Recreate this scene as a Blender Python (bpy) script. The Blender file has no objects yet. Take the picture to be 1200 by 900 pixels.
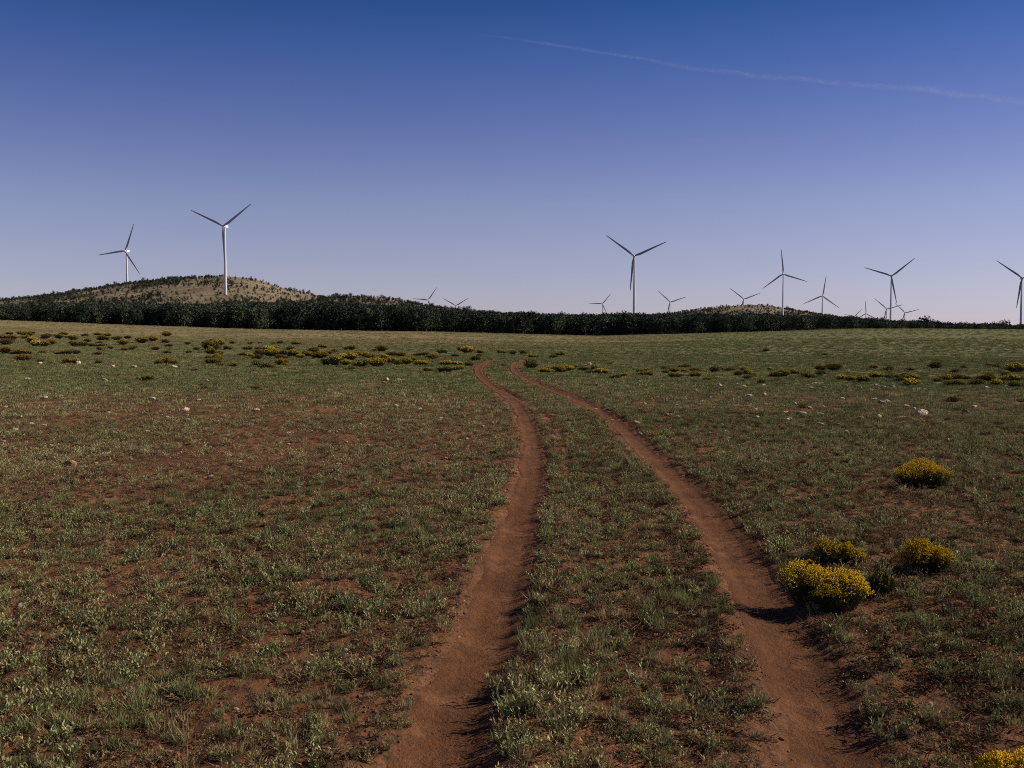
import bpy, math, random
import numpy as np
from mathutils import Vector, Matrix

random.seed(7)
RNG = np.random.default_rng(11)
SC = bpy.context.scene
COL = SC.collection
F = 1230.0            # focal length in photo pixels (photo 1200 x 900)
CZ = 1.8              # eye height
YH = 388.0            # horizon row
PITCH = math.atan((450 - YH) / F)

# ------------------------------------------------------------------ helpers
def tag(o, label=None, cat=None, group=None, kind=None):
    if label: o['label'] = label
    if cat: o['category'] = cat
    if group: o['group'] = group
    if kind: o['kind'] = kind
    return o

def mesh_from(name, verts, faces, mats=(), smooth=False, mat_idx=None):
    me = bpy.data.meshes.new(name)
    v = np.asarray(verts, dtype=np.float32)
    if isinstance(faces, np.ndarray):
        n, k = faces.shape
        me.vertices.add(len(v)); me.vertices.foreach_set('co', v.ravel())
        me.loops.add(n * k); me.loops.foreach_set('vertex_index', faces.astype(np.int32).ravel())
        me.polygons.add(n)
        me.polygons.foreach_set('loop_start', np.arange(0, n * k, k, dtype=np.int32))
        try:
            me.polygons.foreach_set('loop_total', np.full(n, k, dtype=np.int32))
        except Exception:
            pass
        me.update(calc_edges=True)
        me.validate()
    else:
        me.from_pydata([tuple(map(float, p)) for p in v], [], faces)
    for m in mats: me.materials.append(m)
    if mat_idx is not None:
        me.polygons.foreach_set('material_index', np.asarray(mat_idx, dtype=np.int32))
    me.polygons.foreach_set('use_smooth', np.full(len(me.polygons), smooth))
    me.update()
    return me

def obj(name, me, parent=None, link=True):
    o = bpy.data.objects.new(name, me)
    if link: COL.objects.link(o)
    if parent is not None: o.parent = parent
    return o

def empty(name, loc=(0, 0, 0), rz=0.0):
    o = bpy.data.objects.new(name, None); COL.objects.link(o)
    o.location = loc; o.rotation_euler = (0, 0, rz); o.empty_display_size = .1
    return o

def hash2(ix, iy, seed):
    h = (ix.astype(np.int64) * 374761393 + iy.astype(np.int64) * 668265263 + seed * 974711) & 0x7fffffff
    h = ((h ^ (h >> 13)) * 1274126177) & 0x7fffffff
    h = h ^ (h >> 16)
    return (h & 0xffffff) / float(0xffffff)

def vnoise(x, y, seed=0):
    x = np.asarray(x, float); y = np.asarray(y, float)
    ix = np.floor(x); iy = np.floor(y); fx = x - ix; fy = y - iy
    fx = fx * fx * (3 - 2 * fx); fy = fy * fy * (3 - 2 * fy)
    a = hash2(ix, iy, seed); b = hash2(ix + 1, iy, seed)
    c = hash2(ix, iy + 1, seed); d = hash2(ix + 1, iy + 1, seed)
    return (a * (1 - fx) + b * fx) * (1 - fy) + (c * (1 - fx) + d * fx) * fy

def fbm(x, y, seed=0, octv=4):
    s = 0; a = .5; t = 0
    for k in range(octv):
        s = s + a * vnoise(x * 2 ** k + 17.3 * k, y * 2 ** k - 9.1 * k, seed + k); t += a; a *= .5
    return s / t

def sstep(a, b, x):
    t = np.clip((np.asarray(x, float) - a) / (b - a), 0, 1)
    return t * t * (3 - 2 * t)

# ------------------------------------------------------------------ camera geometry
fwd = np.array([0, math.cos(PITCH), -math.sin(PITCH)])
upv = np.array([0, math.sin(PITCH), math.cos(PITCH)])
def ray(px, py):
    return fwd + np.array([1, 0, 0]) * (px - 600) / F + upv * (450 - py) / F
def at_depth(px, py, d):
    r = ray(px, py); r = r / r[1]
    return np.array([0, 0, CZ]) + r * d
def screen(x, y, z):
    zc = y * fwd[1] + (z - CZ) * fwd[2]
    return 600 + F * x / zc, 450 - F * (y * upv[1] + (z - CZ) * upv[2]) / zc

# ------------------------------------------------------------------ terrain
PXS = np.array([-300, 0, 100, 200, 300, 400, 500, 600, 700, 800, 900, 1000, 1100, 1200, 1500.])
EDGE_Y = np.array([374, 377, 380, 383, 386, 387.5, 388.5, 391, 393.5, 391, 388.5, 385.5, 385.5, 386.5, 387.])
TOP_Y = np.array([356.5, 356.5, 356.5, 356, 353.5, 354, 360, 365.5, 367.8, 367.5, 368.5, 373.5, 377.8, 379.5, 380.])
PU = (PXS - 600) / F
D_EDGE = 290.0
H_EDGE = CZ + (YH - EDGE_Y) * D_EDGE / F
H_FAR = CZ + (YH - TOP_Y) * 700 / F - 7.0

D_DROP = np.array([760, 760, 760, 760, 760, 760, 760, 760, 760, 740, 600, 430, 415, 415, 415.])
def rut_pts(lst):
    out = []
    for px, py in lst:
        r = ray(px, py); t = -CZ / r[2]
        out.append((r[0] * t, r[1] * t))
    p0 = np.array(out[0]); p1 = np.array(out[1])
    dirn = (p0 - p1) / np.linalg.norm(p0 - p1)
    out = [tuple(p0 + dirn * 7)] + [tuple(p0 + dirn * 2)] + out
    return np.array(out)
LEFT_RUT = rut_pts([(512, 903), (548, 800), (568, 750), (584, 700), (600, 650), (609, 613), (622, 560), (625.5, 533), (622, 507),
                    (610, 480), (598, 467), (583, 456), (570.5, 448), (562, 440), (560, 433), (565, 427.5), (573, 424.5), (586, 422)])
RIGHT_RUT = rut_pts([(984, 903), (953, 815), (906, 722), (881, 678), (854, 633), (820, 589), (793, 560), (763, 533), (737, 507),
                     (720, 493), (699, 480), (670, 467), (643, 456), (625, 448), (609, 440), (603, 434), (602, 428.5), (607, 425), (618, 422)])
OLD_RUT = rut_pts([(664, 560), (660, 530), (652, 505), (641, 490), (626, 478), (606, 466), (590, 456)])[2:]

def resample(P, n):
    # Catmull-Rom through the points, even spacing in log distance
    P = np.vstack([2 * P[0] - P[1], P, 2 * P[-1] - P[-2]])
    out = []
    for i in range(1, len(P) - 2):
        for t in np.linspace(0, 1, 24, endpoint=False):
            a, b, c, d = P[i - 1], P[i], P[i + 1], P[i + 2]
            out.append(.5 * ((2 * b) + (-a + c) * t + (2 * a - 5 * b + 4 * c - d) * t * t + (-a + 3 * b - 3 * c + d) * t ** 3))
    out.append(P[-2]); out = np.array(out)
    for _ in range(14):
        out[1:-1] = .25 * out[:-2] + .5 * out[1:-1] + .25 * out[2:]
    s = np.concatenate([[0], np.cumsum(np.linalg.norm(np.diff(out, axis=0), axis=1))])
    q = np.linspace(0, s[-1], n)
    return np.stack([np.interp(q, s, out[:, 0]), np.interp(q, s, out[:, 1])], 1)
L_C = resample(LEFT_RUT, 160); R_C = resample(RIGHT_RUT, 160); O_C = resample(OLD_RUT, 40)

def poly_dist(x, y, P):
    """signed lateral distance to polyline (positive = right of travel direction)"""
    best = np.full(x.shape, 1e9); sign = np.zeros(x.shape)
    for i in range(len(P) - 1):
        ax, ay = P[i]; bx, by = P[i + 1]
        dx, dy = bx - ax, by - ay; L2 = dx * dx + dy * dy
        t = np.clip(((x - ax) * dx + (y - ay) * dy) / L2, 0, 1)
        qx = x - ax - t * dx; qy = y - ay - t * dy
        d2 = qx * qx + qy * qy
        m = d2 < best
        best = np.where(m, d2, best)
        sign = np.where(m, np.where(qx * dy - qy * dx > 0, 1.0, -1.0), sign)
    return np.sqrt(best), sign

def rut_info(x, y):
    """three distances with side, only worked out where the track can be"""
    x = np.asarray(x, float); y = np.asarray(y, float)
    res = []
    near = (np.abs(x) < 12) & (y > -6) & (y < 80)
    for P in (L_C, R_C, O_C):
        d = np.full(x.shape, 9.0); s = np.ones(x.shape)
        if near.any():
            a, b = poly_dist(x[near], y[near], P)
            d[near] = a; s[near] = b
        res.append((d, s))
    return res

HALF = .188
def base_height(x, y):
    x = np.asarray(x, float); y = np.asarray(y, float)
    r = np.hypot(x, y)
    az = np.clip(np.arctan2(x, y), -.75, .75)
    u = np.tan(az)
    he = np.interp(u, PU, H_EDGE); hf = np.interp(u, PU, H_FAR)
    rr = np.where(y > 0, r, 0)
    h = he * sstep(55, D_EDGE, rr)
    t = sstep(D_EDGE + 6, np.interp(u, PU, D_DROP), rr)
    h = h * (1 - t) + hf * t
    h = h + .10 * (fbm(x / 9, y / 9, 3, 3) - .5) * sstep(4, 20, r) * (1 + sstep(60, 200, r))
    return h

def height(x, y, micro=True, ruts=None):
    x = np.asarray(x, float); y = np.asarray(y, float)
    h = base_height(x, y)
    (dl, sl), (dr, sr), (do, so) = ruts if ruts is not None else rut_info(x, y)
    r = np.hypot(x, y)
    dm = np.minimum(dl, dr)
    dep = (1 - sstep(HALF * .35, HALF * 1.35, dm))
    h = h - .055 * dep - .03 * (1 - sstep(.04, .13, do))
    h = h + .018 * np.exp(-((dm - .34) / .1) ** 2)
    if micro:
        w = sstep(HALF * .9, HALF * 2.2, dm)
        h = h + w * (.06 * (fbm(x / .55, y / .55, 21, 4) - .5) + .055 * (fbm(x / .13, y / .13, 31, 4) - .5) * (1 - sstep(18, 40, r)))
    h = h + (.016 * (fbm(x / .22, y / .22, 41, 3) - .5) + .012 * (fbm(x / .06, y / .06, 43, 2) - .5)) * (1 - sstep(18, 40, r))
    return h

def ground_at(px, py, rmax=285):
    dd = np.exp(np.linspace(math.log(3.2), math.log(rmax), 2500))
    r = ray(px, 450); xs = (px - 600) / F * dd
    zs = height(xs, dd, micro=False) if py > 470 else base_height(xs, dd)
    _, sy = screen(xs, dd, zs)
    k = np.argmax(sy <= py)
    if sy[k] > py: k = len(dd) - 1
    return np.array([xs[k], dd[k], zs[k]])

# ------------------------------------------------------------------ materials
class NT:
    def __init__(s, name):
        s.m = bpy.data.materials.new(name); s.m.use_nodes = True
        s.t = s.m.node_tree; s.t.nodes.clear()
        s.out = s.t.nodes.new('ShaderNodeOutputMaterial')
    def n(s, typ, **kw):
        nd = s.t.nodes.new(typ)
        for k, v in kw.items():
            if k in nd.inputs and not hasattr(type(nd), k): nd.inputs[k].default_value = v
            else: setattr(nd, k, v)
        return nd
    def l(s, a, b): s.t.links.new(a, b)
    def val(s, sock, v):
        if hasattr(v, 'is_linked') or hasattr(v, 'links'): s.l(v, sock)
        else: sock.default_value = v
    def mix(s, fac, a, b, blend='MIX'):
        nd = s.t.nodes.new('ShaderNodeMix'); nd.data_type = 'RGBA'; nd.blend_type = blend
        def c(v): return (*v, 1) if isinstance(v, tuple) and len(v) == 3 else v
        s.val(nd.inputs[0], fac); s.val(nd.inputs[6], c(a)); s.val(nd.inputs[7], c(b))
        return nd.outputs[2]
    def math(s, op, a, b=0.0, clamp=False):
        nd = s.t.nodes.new('ShaderNodeMath'); nd.operation = op; nd.use_clamp = clamp
        s.val(nd.inputs[0], a); s.val(nd.inputs[1], b)
        return nd.outputs[0]
    def noise(s, vec, scale, detail=4, rough=.55, dist=0.0):
        nd = s.t.nodes.new('ShaderNodeTexNoise')
        if vec is not None: s.l(vec, nd.inputs['Vector'])
        nd.inputs['Scale'].default_value = scale; nd.inputs['Detail'].default_value = detail
        nd.inputs['Roughness'].default_value = rough; nd.inputs['Distortion'].default_value = dist
        return nd.outputs['Fac']
    def ramp(s, fac, a, b):
        nd = s.t.nodes.new('ShaderNodeMapRange'); nd.interpolation_type = 'SMOOTHSTEP'
        s.val(nd.inputs[0], fac); nd.inputs[1].default_value = a; nd.inputs[2].default_value = b
        return nd.outputs[0]
    def attr(s, name, typ='GEOMETRY'):
        nd = s.t.nodes.new('ShaderNodeAttribute'); nd.attribute_name = name; nd.attribute_type = typ
        return nd.outputs['Fac']
    def pos(s):
        return s.t.nodes.new('ShaderNodeNewGeometry').outputs['Position']
    def bump(s, h, strength, dist):
        nd = s.t.nodes.new('ShaderNodeBump'); nd.inputs['Strength'].default_value = strength
        nd.inputs['Distance'].default_value = dist; s.l(h, nd.inputs['Height'])
        return nd.outputs['Normal']
    def pbr(s, col, rough=.9, spec=.2, normal=None):
        b = s.t.nodes.new('ShaderNodeBsdfPrincipled')
        s.val(b.inputs['Base Color'], (*col, 1) if isinstance(col, tuple) and len(col) == 3 else col)
        s.val(b.inputs['Roughness'], rough); b.inputs['Specular IOR Level'].default_value = spec
        if normal is not None: s.l(normal, b.inputs['Normal'])
        return b.outputs[0]
    def surf(s, sh):
        s.l(sh, s.out.inputs['Surface']); return s.m

SOIL_A = (.168, .070, .032); SOIL_B = (.315, .140, .066); SOIL_D = (.060, .030, .018)
def ground_material():
    t = NT('ground_soil'); P = t.pos()
    big = t.ramp(t.noise(P, .35, 5), .35, .68)
    med = t.ramp(t.noise(P, 3.5, 5, .6), .35, .7)
    fine = t.noise(P, 38, 5, .7)
    soil = t.mix(big, SOIL_A, SOIL_B)
    soil = t.mix(t.math('MULTIPLY', med, .6), soil, (.100, .046, .027))
    soil = t.mix(t.ramp(t.noise(P, 9, 4, .7), .5, .68), soil, (.075, .042, .028))
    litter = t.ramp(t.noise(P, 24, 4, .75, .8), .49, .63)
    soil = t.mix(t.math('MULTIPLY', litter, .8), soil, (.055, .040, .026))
    peb = t.ramp(t.noise(P, 70, 2, .5), .66, .74)
    soil = t.mix(t.math('MULTIPLY', peb, .6), soil, (.34, .22, .15))
    # far grass cover
    green, tan, forest = t.attr('green'), t.attr('tan'), t.attr('forest')
    sp = t.noise(P, 2.2, 6, .72)
    gcol = t.mix(t.ramp(t.noise(P, .6, 5, .65), .35, .65), (.095, .122, .040), (.215, .185, .082))
    gcol = t.mix(t.math('MULTIPLY', t.ramp(sp, .48, .68), .7), gcol, (.085, .062, .038))
    gm = t.ramp(t.math('ADD', green, t.math('MULTIPLY', t.math('SUBTRACT', sp, .5), 1.3)), .35, .75)
    c = t.mix(gm, soil, gcol)
    tcol = t.mix(t.ramp(t.noise(P, .9, 5, .7), .35, .65), (.31, .225, .115), (.21, .155, .075))
    tm = t.ramp(t.math('ADD', tan, t.math('MULTIPLY', t.math('SUBTRACT', t.noise(P, .5, 6, .7), .5), 1.2)), .35, .8)
    c = t.mix(tm, c, tcol)
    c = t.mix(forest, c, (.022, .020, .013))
    hgt = t.math('ADD', t.math('MULTIPLY', fine, .5), t.noise(P, 12, 5, .65))
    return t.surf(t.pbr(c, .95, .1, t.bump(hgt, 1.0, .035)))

def track_material():
    t = NT('track_dirt'); P = t.pos()
    c = t.mix(t.ramp(t.noise(P, 1.1, 5, .6), .3, .7), (.124, .051, .023), (.186, .078, .036))
    c = t.mix(t.math('MULTIPLY', t.ramp(t.noise(P, 9, 5, .7), .45, .7), .65), c, (.085, .040, .024))
    c = t.mix(t.math('MULTIPLY', t.ramp(t.noise(P, 2.6, 5, .7), .52, .66), .5), c, (.27, .125, .068))
    c = t.mix(t.math('MULTIPLY', t.ramp(t.noise(P, 110, 2, .5), .64, .74), .6), c, (.32, .20, .13))
    c = t.mix(t.math('MULTIPLY', t.ramp(t.noise(P, 60, 2, .5), .66, .74), .6), c, (.06, .032, .02))
    h = t.math('ADD', t.noise(P, 14, 6, .65), t.math('MULTIPLY', t.noise(P, 60, 4, .7), .5))
    return t.surf(t.pbr(c, .95, .1, t.bump(h, 1.0, .03)))

def leaf_material(name, cols, transl=.3, var=.0, dark_base=True):
    """cols = (a, b): instance tint 0..1 blends a to b, plus a second random shade per plant"""
    t = NT(name)
    tint = t.attr('tint', 'INSTANCER')
    c = t.mix(tint, cols[0], cols[1])
    rnd = t.t.nodes.new('ShaderNodeObjectInfo').outputs['Random']
    if len(cols) > 2:
        c = t.mix(t.ramp(rnd, .58, .9), c, cols[2])
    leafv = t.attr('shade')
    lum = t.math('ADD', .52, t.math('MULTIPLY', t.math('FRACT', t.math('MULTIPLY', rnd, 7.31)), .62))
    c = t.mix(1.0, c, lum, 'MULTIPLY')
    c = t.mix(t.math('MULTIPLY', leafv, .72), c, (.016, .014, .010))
    d = t.n('ShaderNodeBsdfDiffuse'); t.l(c, d.inputs[0])
    tr = t.n('ShaderNodeBsdfTranslucent'); t.l(c, tr.inputs[0])
    m = t.n('ShaderNodeMixShader'); m.inputs[0].default_value = transl
    t.l(d.outputs[0], m.inputs[1]); t.l(tr.outputs[0], m.inputs[2])
    return t.surf(m.outputs[0])

def plain_leaf(name, a, b, transl=.25, scale=6.0):
    t = NT(name); P = t.pos()
    rnd = t.t.nodes.new('ShaderNodeObjectInfo').outputs['Random']
    f = t.math('ADD', t.math('MULTIPLY', t.noise(P, scale, 3), .9), t.math('MULTIPLY', t.math('SUBTRACT', rnd, .5), .6))
    c = t.mix(t.ramp(f, .25, .75), a, b)
    d = t.n('ShaderNodeBsdfDiffuse'); t.l(c, d.inputs[0])
    tr = t.n('ShaderNodeBsdfTranslucent'); t.l(c, tr.inputs[0])
    m = t.n('ShaderNodeMixShader'); m.inputs[0].default_value = transl
    t.l(d.outputs[0], m.inputs[1]); t.l(tr.outputs[0], m.inputs[2])
    return t.surf(m.outputs[0])

def stone_material(name, a, b):
    t = NT(name)
    P = t.t.nodes.new('ShaderNodeTexCoord').outputs['Object']
    rnd = t.t.nodes.new('ShaderNodeObjectInfo').outputs['Random']
    c = t.mix(t.ramp(t.noise(P, 2.5, 5), .3, .7), a, b)
    c = t.mix(t.math('MULTIPLY', t.ramp(t.noise(P, 7, 4, .7), .5, .7), .5), c, (.16, .085, .05))
    c = t.mix(t.math('MULTIPLY', rnd, .4), c, (.25, .15, .09))
    return t.surf(t.pbr(c, .85, .2, t.bump(t.noise(P, 6, 5), .6, .1)))

M_GROUND = ground_material(); M_TRACK = track_material()

# ------------------------------------------------------------------ ground sheet
def build_ground():
    az_f = np.concatenate([np.linspace(-1.1, -.58, 130)[:-1], np.linspace(-.58, .58, 600), np.linspace(.58, 1.1, 130)[1:]])
    az_c = np.linspace(1.1, 2 * math.pi - 1.1, 60)[1:-1]
    az = np.concatenate([az_f, az_c])
    rr = np.concatenate([[.25, .6, 1.2, 2.0, 2.8], np.exp(np.linspace(math.log(3.4), math.log(75), 900)),
                         np.exp(np.linspace(math.log(75), math.log(330), 150))[1:], np.exp(np.linspace(math.log(330), math.log(16000), 70))[1:]])
    R, A = np.meshgrid(rr, az, indexing='ij')
    X = R * np.sin(A); Y = R * np.cos(A)
    ru = rut_info(X, Y)
    Z = height(X, Y, True, ru)
    nr, na = R.shape
    V = np.stack([X.ravel(), Y.ravel(), Z.ravel()], 1)
    idx = np.arange(nr * na).reshape(nr, na)
    nxt = np.roll(idx, -1, axis=1)
    # counter-clockwise seen from above so the normals look up
    faces = np.stack([idx[:-1].ravel(), nxt[:-1].ravel(), nxt[1:].ravel(), idx[1:].ravel()], 1)[:, ::-1]
    V = np.vstack([V, [[0, 0, 0]]]); c = len(V) - 1
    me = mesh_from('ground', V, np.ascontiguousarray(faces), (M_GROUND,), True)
    x, y = V[:, 0], V[:, 1]; r = np.hypot(x, y)
    u = np.tan(np.clip(np.arctan2(x, y), -.7, .7)); px = 600 + u * F
    bands = fbm(x / 26, y / 26, 71, 4); pat = fbm(x / 5, y / 5, 72, 4)
    green = sstep(14, 42, r) * (.42 + .55 * pat) + .1 * sstep(28, 40, r) * (1 - sstep(75, 110, r)) + .25 * (bands - .5)
    green = green + .22 * sstep(700, 1000, px) * sstep(30, 60, r)
    tan = sstep(105, 150, r) * (1 - sstep(235, 262, r)) * (1 - sstep(640, 900, px)) * (.50 + 1.0 * (bands - .38))
    tan = tan + .9 * sstep(75, 150, r) * (fbm(x / 7, y / 22, 73, 4) - .42)
    tan = tan + .45 * sstep(200, 240, r) * (1 - sstep(150, 420, px)) * .8
    tan = tan + .35 * sstep(12, 16, r) * (1 - sstep(24, 30, r)) * (px < 560) * sstep(.42, .6, fbm(x / 2.2, y / 4.5, 64, 3))
    tan = np.where(y < 0, .2, tan)
    dm = np.minimum(ru[0][0], ru[1][0]).ravel(); dm = np.append(dm, 9)
    green = green * sstep(.15, .6, dm)
    do = np.append(ru[2][0].ravel(), 9)
    green = green * (.3 + .7 * sstep(.1, .3, do))
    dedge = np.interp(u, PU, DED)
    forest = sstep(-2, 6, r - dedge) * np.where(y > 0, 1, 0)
    for nm, a in (('green', green), ('tan', tan), ('forest', forest)):
        at = me.attributes.new(nm, 'FLOAT', 'POINT'); at.data.foreach_set('value', a.astype(np.float32))
    tag(obj('ground', me), kind='structure')

DED = np.array([290, 290, 290, 290, 290, 290, 290, 290, 290, 290, 296, 340, 400, 420, 420.])   # where the trees begin, per column
build_ground()

def build_track():
    V = []; Fc = []
    for ci, P in enumerate((L_C, R_C)):
        C = resample(P, 900)
        T = np.gradient(C, axis=0); T /= np.linalg.norm(T, axis=1)[:, None]
        N = np.stack([T[:, 1], -T[:, 0]], 1)
        s = np.arange(len(C)) * .06
        wl = HALF * (1.05 + .8 * (fbm(s / .35, s * 0 + 3 + ci, 51, 4) - .5) + .3 * (fbm(s / 2.2, s * 0 + 8 + ci, 53, 2) - .5))
        wr = HALF * (1.0 + .7 * (fbm(s / .3, s * 0 + 5 + ci, 52, 4) - .5))
        tail = np.clip((len(C) - 1 - np.arange(len(C))) / 60, .15, 1)
        k0 = len(V)
        cols = np.linspace(-1, 1, 11)
        for i in range(len(C)):
            for q in cols:
                w = (wl[i] if q < 0 else wr[i]) * tail[i] * q
                V.append((C[i, 0] + N[i, 0] * w, C[i, 1] + N[i, 1] * w, abs(q)))
        nq = len(cols)
        for i in range(len(C) - 1):
            for j in range(nq - 1):
                a = k0 + i * nq + j
                Fc.append((a, a + 1, a + nq + 1, a + nq))
    V = np.array(V)
    q = V[:, 2].copy(); r = np.hypot(V[:, 0], V[:, 1])
    V[:, 2] = height(V[:, 0], V[:, 1], True) + (.005 + .0009 * r) * np.where(q > .95, -.2, 1)
    me = mesh_from('dirt_track', V, np.array(Fc), (M_TRACK,), True)
    tag(obj('dirt_track', me), kind='structure')
build_track()

# ------------------------------------------------------------------ plant prototypes (kept out of the scene, used by the scatters)
class Leaves:
    def __init__(s): s.v = []; s.f = []; s.sh = []
    def quad(s, a, b, c, d, sh=0.0):
        k = len(s.v); s.v += [a, b, c, d]; s.f.append((k, k + 1, k + 2, k + 3)); s.sh += [sh] * 4
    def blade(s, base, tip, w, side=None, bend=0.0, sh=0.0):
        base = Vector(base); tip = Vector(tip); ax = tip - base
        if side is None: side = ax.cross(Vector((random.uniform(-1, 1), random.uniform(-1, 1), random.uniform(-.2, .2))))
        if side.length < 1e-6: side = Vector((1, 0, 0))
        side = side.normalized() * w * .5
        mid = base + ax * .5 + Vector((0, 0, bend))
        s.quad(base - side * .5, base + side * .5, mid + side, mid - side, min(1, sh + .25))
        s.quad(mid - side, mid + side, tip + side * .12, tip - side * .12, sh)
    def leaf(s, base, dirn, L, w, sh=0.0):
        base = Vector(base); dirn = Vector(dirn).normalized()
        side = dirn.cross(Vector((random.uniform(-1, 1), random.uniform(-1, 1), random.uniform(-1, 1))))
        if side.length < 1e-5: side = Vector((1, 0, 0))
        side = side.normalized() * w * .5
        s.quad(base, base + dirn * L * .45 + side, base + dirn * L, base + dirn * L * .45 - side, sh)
    def mesh(s, name, mats, mi=None):
        me = mesh_from(name, [tuple(p) for p in s.v], np.array(s.f), mats, False, mi)
        at = me.attributes.new('shade', 'FLOAT', 'POINT'); at.data.foreach_set('value', np.array(s.sh, dtype=np.float32))
        return me

def rdir(elmin, elmax):
    a = random.uniform(0, 2 * math.pi); e = math.radians(random.uniform(elmin, elmax))
    return Vector((math.cos(a) * math.cos(e), math.sin(a) * math.cos(e), math.sin(e)))

def weed_mesh(name, mat, stems, nleaf, h, ll, lw, spread=(35, 85)):
    L = Leaves()
    for _ in range(stems):
        d = rdir(*spread); hh = h * random.uniform(.5, 1.0)
        b = Vector((random.gauss(0, h * .16), random.gauss(0, h * .16), -.005))
        tip = b + d * hh
        L.blade(b, tip, .0028, sh=.5)
        for k in range(nleaf):
            t = (k + .6) / nleaf
            ld = (rdir(5, 60) + d * .5)
            L.leaf(b + (tip - b) * t, ld, ll * random.uniform(.6, 1.15) * (1.1 - .45 * t), lw * random.uniform(.7, 1.2), sh=max(0, .75 - t) + random.uniform(-.1, .15))
    return L.mesh(name, (mat,))

def grass_mesh(name, mat, n, h, w, spread=(40, 88), rad=.03, sh=0.0):
    L = Leaves()
    for _ in range(n):
        d = rdir(*spread); hh = h * random.uniform(.45, 1.0)
        a = random.uniform(0, 6.28); q = rad * math.sqrt(random.random())
        b = Vector((math.cos(a) * q, math.sin(a) * q, -.005))
        L.blade(b, b + d * hh, w * random.uniform(.7, 1.2), bend=hh * random.uniform(.0, .1), sh=sh + random.uniform(0, .3))
    return L.mesh(name, (mat,))

def litter_mesh(name, mat, n, rad):
    L = Leaves()
    for _ in range(n):
        a = random.uniform(0, 6.28); q = rad * random.random() ** .6
        b = Vector((math.cos(a) * q, math.sin(a) * q, random.uniform(0, .02)))
        d = rdir(-8, 35)
        if random.random() < .6: L.blade(b, b + d * random.uniform(.02, .07), random.uniform(.002, .005), sh=random.uniform(0, .5))
        else: L.leaf(b, d, random.uniform(.012, .03), random.uniform(.006, .012), sh=random.uniform(0, .6))
    return L.mesh(name, (mat,))

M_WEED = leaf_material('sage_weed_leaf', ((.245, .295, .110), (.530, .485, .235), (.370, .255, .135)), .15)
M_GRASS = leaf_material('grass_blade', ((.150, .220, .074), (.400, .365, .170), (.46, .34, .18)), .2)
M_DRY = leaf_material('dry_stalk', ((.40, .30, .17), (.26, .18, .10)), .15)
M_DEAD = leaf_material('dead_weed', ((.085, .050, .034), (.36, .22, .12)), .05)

def proto_collection(name, meshes):
    c = bpy.data.collections.new(name)
    for me in meshes:
        c.objects.link(bpy.data.objects.new(name, me))
    return c

C_WEED = proto_collection('weed_tuft', [weed_mesh('weed_tuft', M_WEED, random.randint(7, 12), random.randint(7, 11), random.uniform(.085, .13), .026, .0075) for _ in range(7)])
C_GRASS = proto_collection('grass_tuft', [grass_mesh('grass_tuft', M_GRASS, random.randint(40, 64), random.uniform(.055, .10), .0034, rad=.035) for _ in range(6)])
C_DRY = proto_collection('dry_tuft', [grass_mesh('dry_tuft', M_DRY, random.randint(9, 26), random.uniform(.13, .22), .0032, (52, 88), .025) for _ in range(5)])
C_DEAD = proto_collection('dead_tuft', [litter_mesh('dead_tuft', M_DEAD, 70, .075) for _ in range(5)])
def far_mesh(name, mat, n, h, w, rad):
    L = Leaves()
    for _ in range(n):
        a = random.uniform(0, 6.28); q = rad * math.sqrt(random.random())
        b = Vector((math.cos(a) * q, math.sin(a) * q, -.01)); d = rdir(25, 85)
        L.blade(b, b + d * h * random.uniform(.4, 1), w * random.uniform(.6, 1.2), sh=random.uniform(0, .5))
    return L.mesh(name, (mat,))
C_FARW = proto_collection('far_weed', [far_mesh('far_weed', M_WEED, 60, .085, .014, .15) for _ in range(5)])
C_FARG = proto_collection('far_grass', [far_mesh('far_grass', M_GRASS, 60, .09, .012, .15) for _ in range(5)])

def scatter(name, P, rot, scl, tint, pick, coll, label):
    me = bpy.data.meshes.new(name)
    me.vertices.add(len(P)); me.vertices.foreach_set('co', np.asarray(P, np.float32).ravel())
    for nm, typ, key, a in (('rot', 'FLOAT_VECTOR', 'vector', rot), ('scl', 'FLOAT', 'value', scl), ('tint', 'FLOAT', 'value', tint), ('pick', 'INT', 'value', pick)):
        at = me.attributes.new(nm, typ, 'POINT'); at.data.foreach_set(key, np.asarray(a, np.int32 if typ == 'INT' else np.float32).ravel())
    o = tag(obj(name, me), label, name.replace('_', ' '), None, 'stuff')
    g = bpy.data.node_groups.new(name, 'GeometryNodeTree')
    g.interface.new_socket('Geometry', in_out='INPUT', socket_type='NodeSocketGeometry')
    g.interface.new_socket('Geometry', in_out='OUTPUT', socket_type='NodeSocketGeometry')
    N = g.nodes.new; gi = N('NodeGroupInput'); go = N('NodeGroupOutput')
    ci = N('GeometryNodeCollectionInfo'); ci.inputs['Collection'].default_value = coll
    ci.inputs['Separate Children'].default_value = True; ci.inputs['Reset Children'].default_value = True
    ip = N('GeometryNodeInstanceOnPoints'); ip.inputs['Pick Instance'].default_value = True
    def na(nm, typ):
        x = N('GeometryNodeInputNamedAttribute'); x.data_type = typ; x.inputs['Name'].default_value = nm
        return [s for s in x.outputs if s.enabled and s.name == 'Attribute'][0]
    L = g.links.new
    L(gi.outputs[0], ip.inputs['Points']); L(ci.outputs[0], ip.inputs['Instance'])
    L(na('pick', 'INT'), ip.inputs['Instance Index'])
    er = N('FunctionNodeEulerToRotation'); L(na('rot', 'FLOAT_VECTOR'), er.inputs[0]); L(er.outputs[0], ip.inputs['Rotation'])
    L(na('scl', 'FLOAT'), ip.inputs['Scale']); L(ip.outputs[0], go.inputs[0])
    md = o.modifiers.new('scatter', 'NODES'); md.node_group = g
    return o

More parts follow.
